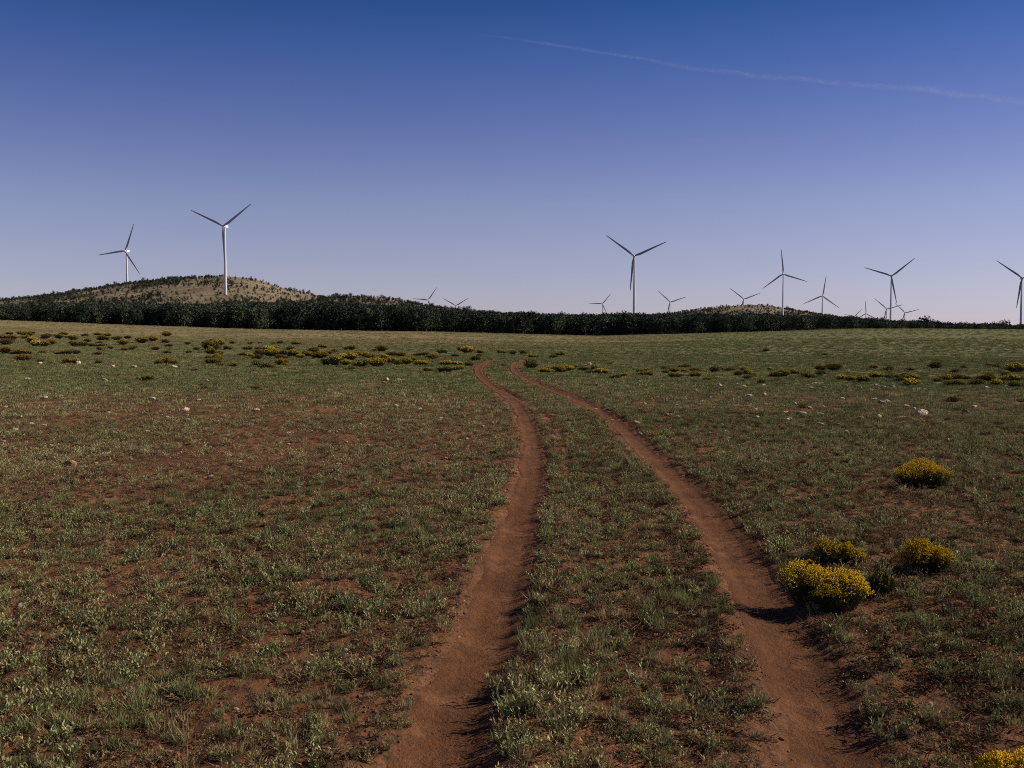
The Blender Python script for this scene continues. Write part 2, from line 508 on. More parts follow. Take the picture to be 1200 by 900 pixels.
def sample_ring(r0, r1, dens, half=.55):
    n = int(half * (r1 * r1 - r0 * r0) * dens)
    r = np.sqrt(RNG.uniform(r0 * r0, r1 * r1, n)); a = RNG.uniform(-half, half, n)
    return r * np.sin(a), r * np.cos(a), r

def cover_prob(x, y, r):
    ru = rut_info(x, y)
    (dl, sl), (dr, sr), (do, so) = ru
    e = .05 * (fbm(x / .25, y / .25, 61, 3) - .5) * 2
    # bare shoulder on the left side of each rut, plants close up to the right side
    ml = np.where(sl < 0, sstep(.19, .34, dl + e), sstep(.17, .25, dl + e))
    mr = np.where(sr < 0, sstep(.19, .38, dr + e), sstep(.17, .25, dr + e))
    m = ml * mr * (.45 + .55 * sstep(.06, .2, do))
    patch = sstep(.36, .50, fbm(x / .34, y / .34, 62, 3) * .55 + fbm(x / 1.3, y / 1.3, 65, 3) * .25 + fbm(x / 3.6, y / 3.6, 63, 3) * .2)
    between = (np.abs(x) < 8) & (sl > 0) & (sr < 0) & (dl < 2.2)
    patch = np.where(between, .25 + .75 * patch, patch)
    # right foreground is thinner
    thin = sstep(.6, 1.6, x) * (1 - sstep(7, 11, r))
    open_left = .7 * (1 - sstep(-1.5, .2, x + .02 * y)) * sstep(10, 14, r) * (1 - sstep(26, 33, r)) * sstep(.34, .52, fbm(x / 2.2, y / 4.5, 64, 3))
    return m * (.44 + .56 * patch) * (1 - .2 * thin) * (1 - open_left), dl, dr

def make_cover():
    weeds, grass, dry, dead, farw, farg = ([] for _ in range(6))
    for (r0, r1, dens, mult, far) in ((3.3, 8, 320, .84, 0), (8, 14, 250, .84, 0), (14, 24, 150, .9, 0), (24, 42, 34, .85, 1), (42, 78, 13, 1.0, 1), (78, 150, 3.2, 1.25, 1), (150, 285, .5, 1.6, 1)):
        x, y, r = sample_ring(r0, r1, dens, 1.0 if r1 < 9 else .9 if r1 < 15 else .8 if r1 < 25 else .7 if r1 < 43 else .6)
        p, dl, dr = cover_prob(x, y, r)
        if far:
            g = .12 + .004 * r                                     # low plants would hide the ruts at this slant
            clear = sstep(HALF, HALF + g, np.minimum(dl, dr))
            p = (.3 + .7 * p) * clear
        keep = RNG.random(len(x)) < p
        x, y, r = x[keep], y[keep], r[keep]
        z = height(x, y, True)
        spec = fbm(x / 1.6, y / 1.6, 81, 3) + RNG.normal(0, .16, len(x))
        hue = np.clip(fbm(x / 2.5, y / 2.5, 82, 3) + RNG.normal(0, .22, len(x)), 0, 1)
        if far:
            band = fbm(x / 24, y / 24, 83, 3)
            pxx = 600 + x / y * F
            lush = sstep(30, 42, r) * (1 - sstep(75, 115, r)) + .5 * sstep(650, 850, pxx) * sstep(60, 90, r)
            hue = np.clip(hue * .7 + (band - .5) * 1.3 + .22 + .3 * sstep(105, 150, r) * (1 - sstep(650, 850, pxx)) - .32 * lush, 0, 1)
        hue = np.clip(hue + .3 * (x < .5) * sstep(11, 14, r) * (1 - sstep(24, 30, r)), 0, 1)
        s = mult * np.minimum(np.exp(RNG.normal(-.2, .34, len(x))), 1.5) * (.8 + .45 * fbm(x / .8, y / .8, 84, 2))
        for k in range(len(x)):
            rec = (x[k], y[k], z[k], s[k], hue[k])
            q = random.random()
            brown = .2 * (x[k] < .5) * (12 < r[k] < 30) + .22 * (x[k] > .9) * (r[k] < 14)
            if far:
                if q < .035 + .05 * (r[k] > 100): dry.append((rec[0], rec[1], rec[2], rec[3] * .8, rec[4]))
                elif q < .12 + brown: dead.append(rec)
                else: (farw if spec[k] > .47 else farg).append(rec)
            else:
                if q < .022: dry.append(rec)
                elif q < .38 + brown: dead.append(rec)
                else: (weeds if spec[k] > .37 else grass).append(rec)
    def go(name, lst, coll, label):
        a = np.array(lst); n = len(a)
        rot = np.stack([RNG.normal(0, .1, n), RNG.normal(0, .1, n), RNG.uniform(0, 6.28, n)], 1)
        scatter(name, a[:, :3], rot, a[:, 3], a[:, 4], RNG.integers(0, len(coll.objects), n), coll, label)
        return n
    c = (go('low_weeds', weeds, C_WEED, 'grey green leafy low weeds covering the foreground soil'),
         go('short_grass', grass, C_GRASS, 'short green grass tufts growing between the low weeds'),
         go('dry_grass', dry, C_DRY, 'straw coloured dry grass stalks scattered through the field'),
         go('dead_weeds', dead, C_DEAD, 'dark brown dead weed litter lying on the red soil'),
         go('field_weeds', farw, C_FARW, 'grey green weed cover of the middle and far field'),
         go('field_grass', farg, C_FARG, 'green and straw grass cover of the middle and far field'))
    print('cover', c)
make_cover()

# pebbles on the soil
def rock_mesh(name, mats, seed, flat=.6, sub=2):
    import bmesh
    bm = bmesh.new(); bmesh.ops.create_icosphere(bm, subdivisions=sub, radius=.5)
    rr = random.Random(seed)
    planes = []
    for _ in range(11):
        d = Vector((rr.gauss(0, 1), rr.gauss(0, 1), rr.gauss(0, 1))).normalized()
        planes.append((d, rr.uniform(.30, .46)))
    sx, sy = rr.uniform(.85, 1.15), rr.uniform(.6, .9)
    for v in bm.verts:
        for d, q in planes:
            k = v.co.dot(d)
            if k > q: v.co -= d * (k - q)
        v.co += Vector((rr.gauss(0, .012), rr.gauss(0, .012), rr.gauss(0, .012)))
        v.co.x *= sx; v.co.y *= sy; v.co.z *= flat
    me = bpy.data.meshes.new(name); bm.to_mesh(me); bm.free()
    for m in mats: me.materials.append(m)
    return me
M_PALE = stone_material('pale_stone', (.68, .56, .43), (.52, .39, .28))
M_TANST = stone_material('tan_stone', (.42, .27, .17), (.30, .17, .10))
M_PEB = stone_material('pebble', (.30, .19, .12), (.20, .11, .07))
M_CLOD = NT('soil_clod')
def clod():
    t = M_CLOD; P = t.pos()
    rnd = t.t.nodes.new('ShaderNodeObjectInfo').outputs['Random']
    c = t.mix(rnd, (.085, .042, .026), (.29, .125, .062))
    return t.surf(t.pbr(c, .95, .1, t.bump(t.noise(P, 60, 4), .6, .01)))
M_CLOD = clod()
C_PEB = proto_collection('pebble', [rock_mesh('pebble', (M_CLOD,), 100 + k, .65, 1) for k in range(3)] + [rock_mesh('pebble', (M_PEB,), 110 + k, .6, 1) for k in range(2)]
                         + [rock_mesh('pebble', (M_TANST,), 120, .55, 1)] + [rock_mesh('pebble', (M_PALE,), 130 + k, .5, 1) for k in range(2)])
def make_gravel():
    out = []
    for r0, r1, dens in ((3.3, 9, 420), (9, 20, 90), (20, 36, 12)):
        x, y, r = sample_ring(r0, r1, dens, .8)
        dl, dr, do = (q[0] for q in rut_info(x, y))
        p = .25 + .75 * sstep(.42, .6, fbm(x / .8, y / .8, 91, 4))
        p = np.where(np.minimum(dl, dr) < HALF, .10, p)
        left = (x < -.2) & (r > 11) & (r < 30)
        k = RNG.random(len(x)) < p
        x, y, r, left = x[k], y[k], r[k], left[k]
        kind = RNG.choice(8, len(x), p=[.26, .26, .26, .07, .07, .055, .0125, .0125])
        pale = left & (RNG.random(len(x)) < .09)
        kind = np.where(pale, RNG.choice([5, 6, 7], len(x)), kind)
        s = np.clip(np.exp(RNG.normal(-4.35, .5, len(x))), .006, .045) * np.where(r < 9, 1, 1.3)
        s = np.where(pale, np.clip(np.exp(RNG.normal(-3.5, .4, len(x))), .015, .07), s)
        out.append(np.stack([x, y, height(x, y) + .002, s, kind], 1))
    a = np.concatenate(out); n = len(a)
    rot = np.stack([RNG.normal(0, .3, n), RNG.normal(0, .3, n), RNG.uniform(0, 6.28, n)], 1)
    scatter('gravel', a[:, :3], rot, a[:, 3], RNG.random(n), a[:, 4].astype(int), C_PEB, 'small brown clods and pebbles strewn over the bare red soil')
    print('gravel', n)
make_gravel()

# ------------------------------------------------------------------ stones
PALE = """32 445 5;51 468 7;46 427 6;92 427 8;156 431 6;17 424 3;75 430 4;132 430 5;122 447 6;161 440 3;75 471 4;178 469 8;133 508 6;26 512 4;23 489 4;126 485 4;57 446 4;
232 470 6;242 447 5;217 482 8;300 482 7;337 509 6;204 431 6;385 506 4;295 494 4;467 446 5;472 446 4;479 446 4;491 480 6;502 461 4;538 446 4;524 470 4;443 482 4;515 494 4;422 497 4;
547 516 4;539 517 4;405 518 4;542 498 4;749 448 4;762 468 4;756 474 4;698 481 5;787 487 4;794 477 4;671 505 5;718 493 4;750 510 6;
843 453 7;864 452 5;872 455 6;856 459 4;895 452 5;896 463 7;877 466 9;877 478 6;833 466 4;824 472 5;951 456 5;947 452 4;955 450 5;932 474 6;949 480 6;921 485 7;924 494 6;919 492 5;942 487 8;961 487 9;
938 501 5;987 469 6;966 477 5;962 499 9;979 505 8;993 508 7;977 463 4;878 502 5;850 507 4;817 501 5;956 512 4;992 453 5;
1028 453 5;1036 455 6;1047 454 5;1039 472 8;1031 490 9;1042 482 3;1032 500 6;1155 457 8;1133 497 3;1129 503 5;1143 478 6;1013 506 4;1072 480 5;1084 457 5;1009 455 5;
432 522 5;421 529 4;380 504 4;262 488 4;10 573 5;165 560 4;330 533 4;40 548 4;280 540 4;348 571 4;521 508 4;566 500 4;614 508 4;607 533 4;
46 685 7;17 711 10;187 650 5;380 883 8;376 722 6;349 760 6;577 614 5;402 763 9;537 748 4;1087 539 5;1011 543 4;1131 539 6;1167 563 4;947 533 4;811 555 5;590 558 4;652 556 4;1124 661 4"""
TAN = """121 843 9;83 866 10;80 852 5;181 845 7;209 850 5;177 893 14;80 548 15;1034 474 8;1024 481 6;1132 485 8;745 497 9;1102 762 12;450 450 6;20 720 7;320 700 8;300 832 6;250 790 6;700 452 4"""
ROCK_P = [rock_mesh('stone', (M_PALE,), 200 + k, random.uniform(.38, .62)) for k in range(5)]
ROCK_T = [rock_mesh('stone', (M_TANST,), 300 + k, random.uniform(.5, .75)) for k in range(4)]
SPECIAL_STONE = {(453, 446): 'brightest white stone standing in the grass below the yellow bush band, left of the track',
                 (691, 427): 'small upright white stone beside a rust bush right of the track',
                 (1081, 487): 'largest pinkish boulder casting a dark shadow in the right of the field',
                 (177, 893): 'tan rock at the very bottom edge in the left foreground',
                 (80, 548): 'long low brown rock among reddish weeds at the left',
                 (1102, 762): 'tan rock among the sparse weeds at the lower right',
                 (51, 468): 'round white stone at the top of the reddish bare ground far left',
                 (402, 763): 'pale orange rock in the weeds left of the left wheel rut',
                 (17, 711): 'pale orange rock close to the left edge of the photo',
                 (491, 480): 'lone bright white stone in the grass left of the left rut bend',
                 (121, 843): 'orange tan stone, the largest of the loose stones in the lower left',
                 (83, 866): 'flat tan stone just below the orange tan stone in the lower left'}
def stones():
    def put(px, py, w, meshes, pale):
        p = ground_at(px, py)
        d = math.hypot(p[0], p[1])
        size = max(w * 1.0 * d / F, .02)
        me = random.choice(meshes)
        o = obj('stone', me)
        o.location = (p[0], p[1], float(height(p[:1], p[1:2])[0]) + size * .2)
        o.scale = (size * 1.24,) * 3
        o.rotation_euler = (random.uniform(-.2, .2), random.uniform(-.2, .2), random.uniform(0, 6.28))
        key = (px, py)
        if key in SPECIAL_STONE:
            tag(o, SPECIAL_STONE[key], 'stone', 'stones scattered over the field')
        else:
            rutx = np.interp(py, [424, 440, 480, 533, 613, 700, 800, 900], [574, 562, 610, 625, 609, 584, 543, 495])
            side = 'left of the wheel ruts' if px < rutx + 20 else 'right of the wheel ruts'
            dist = 'far field' if py < 465 else ('middle field' if py < 560 else 'foreground')
            tag(o, f'{"pale whitish" if pale else "tan brown"} stone lying in the {dist} {side}', 'stone', 'stones scattered over the field')
        return o
    for s in PALE.replace('\n', '').split(';'):
        a = [int(q) for q in s.split()]
        put(a[0], a[1], a[2], ROCK_P, True)
    for s in TAN.split(';'):
        a = [int(q) for q in s.split()]
        put(a[0], a[1], a[2], ROCK_T, False)
    extra = random.Random(5)
    for k in range(46): put(extra.uniform(0, 540), extra.triangular(466, 562, 500), extra.uniform(3.4, 6), ROCK_P, True)
    for k in range(40): put(extra.uniform(740, 1130), extra.triangular(450, 528, 478), extra.uniform(3.4, 6.5), ROCK_P, True)
    o = put(453, 447, 7, ROCK_P, True); o.scale.z *= 1.6; o['label'] = SPECIAL_STONE[(453, 446)]
    o = put(691, 428, 5, ROCK_P, True); o.scale.z *= 1.8; o['label'] = SPECIAL_STONE[(691, 427)]
    o = put(1081, 488, 15, ROCK_P, True); o['label'] = SPECIAL_STONE[(1081, 487)]; o.scale.z *= 1.1
stones()

# ------------------------------------------------------------------ flowering bushes
M_FOL = {'y': plain_leaf('bush_leaf_green', (.050, .065, .022), (.125, .130, .045)),
         'o': plain_leaf('bush_leaf_rust', (.060, .040, .016), (.105, .070, .025)),
         'g': plain_leaf('bush_leaf_olive', (.035, .050, .018), (.085, .095, .040)),
         'd': plain_leaf('bush_leaf_dark', (.038, .044, .020), (.092, .088, .038))}
M_FLW = {'y': plain_leaf('bush_flower_yellow', (.38, .265, .03), (.60, .43, .06), .12, 14),
         'o': plain_leaf('bush_flower_rust', (.24, .140, .028), (.37, .225, .045), .15, 9),
         'g': plain_leaf('bush_flower_olive', (.22, .185, .03), (.34, .28, .045), .15, 9),
         'd': plain_leaf('bush_flower_brown', (.17, .125, .03), (.27, .20, .045), .15, 9)}
M_FOL['Y'] = M_FOL['y']; M_FLW['Y'] = plain_leaf('near_flower_yellow', (.54, .34, .014), (.82, .54, .035), .12, 14)
M_WOOD = NT('bush_wood'); M_WOOD = M_WOOD.surf(M_WOOD.pbr((.07, .045, .028), .9))

def bush_meshes(kind, stems, lobes, fl, leafn, flower_p=.85, blob=.0075, wst=.0032, seed=0):
    """lobes: (cx, cy, radius, height) with the bush about 1 m wide overall"""
    random.seed(seed)
    S, L, Fw = Leaves(), Leaves(), Leaves()
    per = [int(stems * l[2] ** 2 / sum(q[2] ** 2 for q in lobes)) for l in lobes]
    for (cx, cy, R, H), n in zip(lobes, per):
        wob = [random.uniform(.8, 1.18) for _ in range(9)]
        for _ in range(n):
            a = random.uniform(0, 6.28); t = random.random() ** .5
            w = wob[int(a / 6.284 * 9)] * random.uniform(.88, 1.08)
            rad = R * t * w
            hz = H * (1 - .50 * t ** 3) * random.uniform(.74, 1.06)
            b = Vector((cx + math.cos(a) * rad * .22, cy + math.sin(a) * rad * .22, -.01))
            tip = Vector((cx + math.cos(a) * rad, cy + math.sin(a) * rad, hz))
            S.blade(b, tip, wst, bend=.05 * H, sh=.4)
            mid = b + (tip - b) * .5 + Vector((0, 0, .05 * H))
            for k in range(leafn):
                q = random.uniform(.2, .97)
                pnt = b.lerp(mid, q * 2) if q < .5 else mid.lerp(tip, q * 2 - 1)
                L.leaf(pnt, (tip - b).normalized() * .8 + rdir(0, 70), random.uniform(.03, .062) * (H / .55), wst * random.uniform(1.4, 2.4), sh=.3)
            if random.random() < flower_p * (.35 + .95 * float(vnoise(tip.x * 6 + seed, tip.y * 6, 3))) * (1.0 if hz > .70 * H else .5 if hz > .55 * H else .06):
                for k in range(fl):
                    c = tip + Vector((random.gauss(0, .016), random.gauss(0, .016), random.uniform(-.03, .022)))
                    s = blob * random.uniform(.7, 1.4)
                    X, Y, Z = Vector((s, 0, 0)), Vector((0, s, 0)), Vector((0, 0, s * 1.1))
                    Fw.quad(c - X, c - Y, c + Z, c + Z, 0) if False else None
                    k0 = len(Fw.v); Fw.v += [c + X, c + Y, c - X, c - Y, c + Z, c - Z]; Fw.sh += [0] * 6
                    for i in range(4):
                        Fw.f.append((k0 + i, k0 + (i + 1) % 4, k0 + 4)); Fw.f.append((k0 + (i + 1) % 4, k0 + i, k0 + 5))
    return (S.mesh('stems', (M_WOOD,)), L.mesh('foliage', (M_FOL[kind],)), Fw.mesh('flowers', (M_FLW[kind],)))

def place_bush(meshes, loc, width, rz, label, group, zs=1.0):
    e = empty('snakeweed_bush', loc, rz); e.scale = (width, width, width * zs)
    tag(e, label, 'bush', group)
    for nm, me in zip(('stems', 'foliage', 'flowers'), meshes):
        obj(nm, me, e)
    return e

def bushes():
    near = [(978, 716, 90, 'Y', [(-.26, .16, .30, .56), (-.05, .05, .28, .50), (.20, -.12, .33, .50), (.36, .02, .2, .36), (-.02, -.2, .22, .34)], 'largest yellow flowering bush at the right wheel rut, casting a dark shadow onto it', 1.0, .95),
            (990, 664, 66, 'Y', [(-.22, 0, .28, .45), (.1, .05, .26, .40), (.32, -.04, .2, .26)], 'sparser yellow flowering bush directly behind the largest one by the right rut', .9, .45),
            (1095, 674, 58, 'Y', [(-.08, .04, .40, .60), (.2, -.06, .32, .48), (-.26, -.1, .22, .40)], 'round yellow green flowering bush to the right of the largest one', 1.0, .8),
            (1088, 574, 66, 'Y', [(-.24, 0, .28, .38), (.02, .05, .32, .46), (.26, -.02, .26, .38)], 'low domed bright yellow bush standing alone behind the others at the right', 1.0, .95),
            (1040, 700, 34, 'g', [(0, 0, .5, .75)], 'small green bush without many flowers touching the right of the largest yellow bush', 1.0, .12),
            (1204, 938, 92, 'Y', [(-.16, 0, .36, .42), (.2, .05, .34, .45)], 'yellow flowering bush cut off by the lower right corner', 1.0, .9)]
    for i, (px, py, w, kind, lobes, lab, zs, fp) in enumerate(near):
        r = ray(px, py); p = ground_at(px, py) if py < 900 else np.array([0, 0, CZ]) + r * (-CZ / r[2])
        d = math.hypot(p[0], p[1]); W = w * d / F
        k = .47 / W
        me = bush_meshes(kind, 1000, lobes, 7, 10, fp, .0078 * k, .0040 * k, 900 + i)
        place_bush(me, (p[0], p[1] + W * .2, float(base_height(p[:1], p[1:2])[0])), W * 1.02, 0.0, lab, 'flowering bushes in the foreground', zs)
    far = """3 397 10 o;8 404 14 d;39 402 13 y;42 406 12 y;52 406 10 o;56 396 8 d;69 397 9 g;81 396 8 y;92 406 15 g;103 401 10 o;109 406 9 d;119 406 10 y;100 394 7 d;121 399 12 d;138 399 10 d;144 404 13 y;167 402 13 g;180 400 14 o;194 402 9 d;198 406 8 d;196 414 8 d;7 414 12 o;16 415 8 d;50 414 7 o;67 415 7 o;72 415 7 o;80 415 8 o;89 415 8 d;114 416 9 d;117 410 7 o;154 410 8 d;183 410 9 o;27 423 15 o;47 424 9 d;115 426 7 d;83 426 14 o;196 426 14 o;186 427 9 d;170 446 16 d;
12 392 8 y;25 392 8 y;38 391 8 y;75 393 8 y;116 393 9 y;126 394 8 y;30 397 8 y;60 403 7 g;150 397 7 g;130 409 7 o;33 415 7 d;
250 426 15 g;245 420 10 y;255 420 10 y;257 415 9 o;247 410 20 d;255 405 14 y;250 402 9 g;267 410 9 d;272 430 12 o;290 410 11 o;283 417 10 d;292 418 9 y;303 410 8 o;304 417 12 d;315 412 12 y;318 418 16 y;330 414 10 o;330 421 14 d;330 428 14 y;300 429 13 g;312 432 15 d;343 418 15 y;340 411 9 d;352 420 9 y;360 418 12 o;367 414 13 o;375 420 16 y;387 428 20 g;397 423 12 y;378 408 9 o;347 404 9 o;228 435 7 d;203 427 11 o;238 456 10 d;299 456 9 d;
220 404 6 d;230 410 7 d;272 403 6 d;293 403 7 d;305 403 6 d;320 403 6 d;328 403 7 d;221 414 7 d;322 408 8 y;392 413 9 o;385 415 10 o;
410 410 11 g;447 412 13 g;407 422 18 y;405 428 11 y;413 418 11 o;412 433 8 d;422 430 18 g;432 419 13 y;441 424 12 o;442 430 17 y;455 424 13 o;450 420 10 y;465 428 11 d;475 427 15 y;481 424 11 o;470 418 11 y;493 428 15 y;500 427 11 y;501 435 11 o;507 420 13 y;497 417 9 d;490 417 8 d;518 414 11 g;522 428 14 y;522 436 18 g;536 428 11 y;537 434 12 y;549 429 12 o;548 414 17 y;564 414 11 y;562 418 8 o;533 418 8 d;576 430 5 d;591 429 6 d;588 414 9 o;540 411 10 g;
601 415 8 d;613 415 9 d;624 419 8 y;629 419 6 o;648 419 10 d;656 417 10 y;622 432 20 d;639 437 16 y;647 433 12 y;657 436 15 y;665 435 15 y;672 431 10 o;683 434 11 g;697 433 11 o;692 438 10 d;705 438 14 y;721 444 13 d;730 441 9 y;750 436 8 y;757 435 9 y;760 440 9 o;751 440 7 d;780 437 9 y;779 433 8 d;791 442 15 g;790 436 10 y;798 431 7 d;714 427 7 d;
803 431 11 d;803 436 9 y;815 442 11 y;812 435 8 o;837 436 14 d;844 434 9 o;855 435 10 d;865 440 10 d;877 439 12 y;872 435 9 y;902 434 7 d;908 442 14 d;917 441 16 y;932 439 14 y;948 443 14 g;962 440 11 d;977 434 16 o;987 445 13 y;997 446 11 y;871 447 7 d;893 450 12 d;898 412 8 d;967 416 6 d;940 479 11 d;
1012 448 18 o;1027 443 14 y;1042 444 11 g;1024 432 11 d;1041 434 10 d;1061 443 12 o;1070 445 13 y;1068 452 19 y;1053 447 8 d;1067 434 8 o;1096 432 13 d;1100 447 11 g;1108 446 12 y;1120 445 13 o;1115 452 13 y;1123 452 11 y;1133 445 9 d;1145 452 14 g;1157 447 16 o;1168 452 14 y;1178 447 11 o;1185 446 12 y;1191 454 13 g;1195 446 9 o;1191 436 19 y;1118 471 16 d;1198 471 11 g;1129 432 8 d;1157 429 8 d;1168 431 9 d;1180 441 10 y"""
    protos = {}
    for j, kind in enumerate('yogd'):
        protos[kind] = []
        for v in range(3):
            lob = [[(0, 0, .5, .55)], [(-.18, .05, .34, .5), (.2, -.04, .32, .42)], [(.1, 0, .42, .48), (-.28, .1, .24, .36)]][v]
            protos[kind].append(bush_meshes(kind, 300, lob, 4, 6, {'y': .72, 'o': .7, 'g': .4, 'd': .3}[kind], .022, .012, 500 + j * 10 + v))
    look = {'y': 'yellow flowering', 'o': 'rust orange faded', 'g': 'pale olive green', 'd': 'dark brownish'}
    special = {(977, 434): 'tall orange yellow bush standing alone above the bush band on the right',
               (1191, 436): 'large pale yellow bush near the right edge of the far field',
               (312, 432): 'dark green leafy bush in front of the yellow bush band on the left',
               (622, 432): 'dark green low bush beside the far bend of the right wheel rut',
               (170, 446): 'lone dark brown bush in the grass at the left',
               (1118, 471): 'lone brown domed bush in front of the right bush band',
               (27, 423): 'lone rust bush near the left edge, in front of the band',
               (1068, 452): 'widest bright yellow bush of the clump beside the two pale stones on the right',
               (387, 428): 'wide olive bush at the front of the dense yellow band on the left',
               (92, 406): 'round pale green bush in the far left of the field',
               (940, 479): 'small dark bush among white stones in the right middle field'}
    extra = random.Random(44)
    for _ in range(26): far += ';%d %d %d %s' % (extra.uniform(245, 560), extra.triangular(404, 434, 420), extra.uniform(7, 13), extra.choice('yogddg'))
    for _ in range(14): far += ';%d %d %d %s' % (extra.uniform(0, 215), extra.uniform(392, 416), extra.uniform(6, 11), extra.choice('yogddo'))
    for _ in range(16): far += ';%d %d %d %s' % (extra.uniform(740, 1200), extra.triangular(428, 454, 442), extra.uniform(7, 13), extra.choice('ygddog'))
    for s in far.replace('\n', '').split(';'):
        q = s.split(); px, py, w, kind = int(q[0]), int(q[1]), int(q[2]), q[3]
        p = ground_at(px, py); d = math.hypot(p[0], p[1]); W = w * 1.36 * d / F
        if (px, py) in special: lab = special[(px, py)]
        else:
            if py < 398: reg = 'at the far left edge of the grass, the most distant ones'
            elif py < 406: reg = 'on the far side of the bush band'
            else:
                reg = ('far left of the field' if px < 205 else 'in the dense band left of the track' if px < 400 else 'in the band just left of the far track bend' if px < 570
                       else 'between the ruts beyond the bend' if px < 600 else 'just right of the far track bend' if px < 735 else 'in the band right of the track' if px < 1000 else 'in the band at the far right')
            lab = f'{look[kind]} bush {reg}'
        place_bush(random.choice(protos[kind]), (p[0], p[1], p[2] - .02), W, random.uniform(0, 6.28), lab, 'bushes in the band across the field', random.uniform(.58, .88))
bushes()

# ------------------------------------------------------------------ trees
def tree_leaf(name, a, b):
    t = NT(name); P = t.pos()
    rnd = t.t.nodes.new('ShaderNodeObjectInfo').outputs['Random']
    f = t.math('ADD', t.math('MULTIPLY', t.noise(P, 1.1, 3), .8), t.math('MULTIPLY', t.math('SUBTRACT', rnd, .5), 1.1))
    c = t.mix(t.ramp(f, .15, .85), a, b)
    return t.surf(t.pbr(c, .9, .1))
M_JUN = tree_leaf('juniper_foliage', (.022, .034, .025), (.098, .108, .066))
M_BARK = NT('juniper_bark'); M_BARK = M_BARK.surf(M_BARK.pbr((.075, .055, .042), .95))

def tree_meshes(seed, h, wid, n=760, tip=.0):
    """trunk with limbs, crown of small leaf clumps round every limb end; 1 unit = 1 m"""
    random.seed(seed)
    V, Fc = [], []
    def tube(a, b, ra, rb, k=6):
        a, b = Vector(a), Vector(b); ax = (b - a).normalized()
        s = ax.orthogonal().normalized(); t = ax.cross(s); k0 = len(V)
        for c, r in ((a, ra), (b, rb)):
            for i in range(k):
                q = i / k * 6.2832; V.append(c + s * math.cos(q) * r + t * math.sin(q) * r)
        for i in range(k): Fc.append((k0 + i, k0 + (i + 1) % k, k0 + k + (i + 1) % k, k0 + k + i))
    lean = Vector((random.uniform(-.06, .06) * h, random.uniform(-.06, .06) * h, 0))
    m1 = Vector((0, 0, h * .4)) + lean * .6; top = Vector((0, 0, h * .85)) + lean
    tube((0, 0, -.3), m1, h * .034, h * .024); tube(m1, top, h * .024, h * .007)
    blobs = [(top, wid * .17 * (1.3 - tip))]
    for i in range(11):
        z = h * (.16 + .62 * i / 10); a = i * 2.4 + random.uniform(-.5, .5)
        fall = math.sin(math.pi * min(1, (.25 + .68 * z / h))) ** .8 if tip < .5 else (1.02 - z / h)
        reach = wid * .5 * fall * random.uniform(.55, 1.0)
        b = Vector((math.cos(a) * reach, math.sin(a) * reach, z + h * random.uniform(.02, .1))) + lean * (z / h)
        st = Vector((0, 0, z * .85)) + lean * (z / h)
        tube(st, b, h * .012, h * .004, 4)
        blobs.append((b, wid * random.uniform(.15, .24)))
        blobs.append((st.lerp(b, .45) + Vector((0, 0, h * .03)), wid * random.uniform(.13, .2)))
    L = Leaves(); per = n // len(blobs)
    for c, R in blobs:
        for _ in range(per):
            d = rdir(-60, 90); q = R * random.uniform(.35, 1.08)
            p = c + Vector((d.x * q, d.y * q, d.z * q * .85))
            if p.z < h * .08: p.z = h * .08 + random.uniform(0, .2)
            s = random.uniform(.16, .34) * (wid / 4.5)
            L.leaf(p - d * s * .5, d + rdir(-60, 60) * .8, s * 1.5, s, 0)
    random.seed(seed + 1)
    return (mesh_from('trunk', V, Fc, (M_BARK,), True), L.mesh('crown', (M_JUN,)))

TREES = [tree_meshes(1200, 6.0, 4.8), tree_meshes(1201, 5.2, 5.2), tree_meshes(1202, 7.0, 5.0), tree_meshes(1203, 6.4, 5.6), tree_meshes(1204, 7.2, 5.0, tip=.1), tree_meshes(1205, 4.6, 4.4)]
def joined(name, ms):
    v, f, mi = [], [], []
    for k, m in enumerate(ms):
        o = len(v); v += [tuple(q.co) for q in m.vertices]
        for p in m.polygons: f.append(tuple(o + i for i in p.vertices)); mi.append(k)
    return mesh_from(name, v, f, (M_BARK, M_JUN), False, mi)
TREE_ONE = [joined('juniper', t) for t in TREES]
C_TREE = proto_collection('juniper', TREE_ONE)

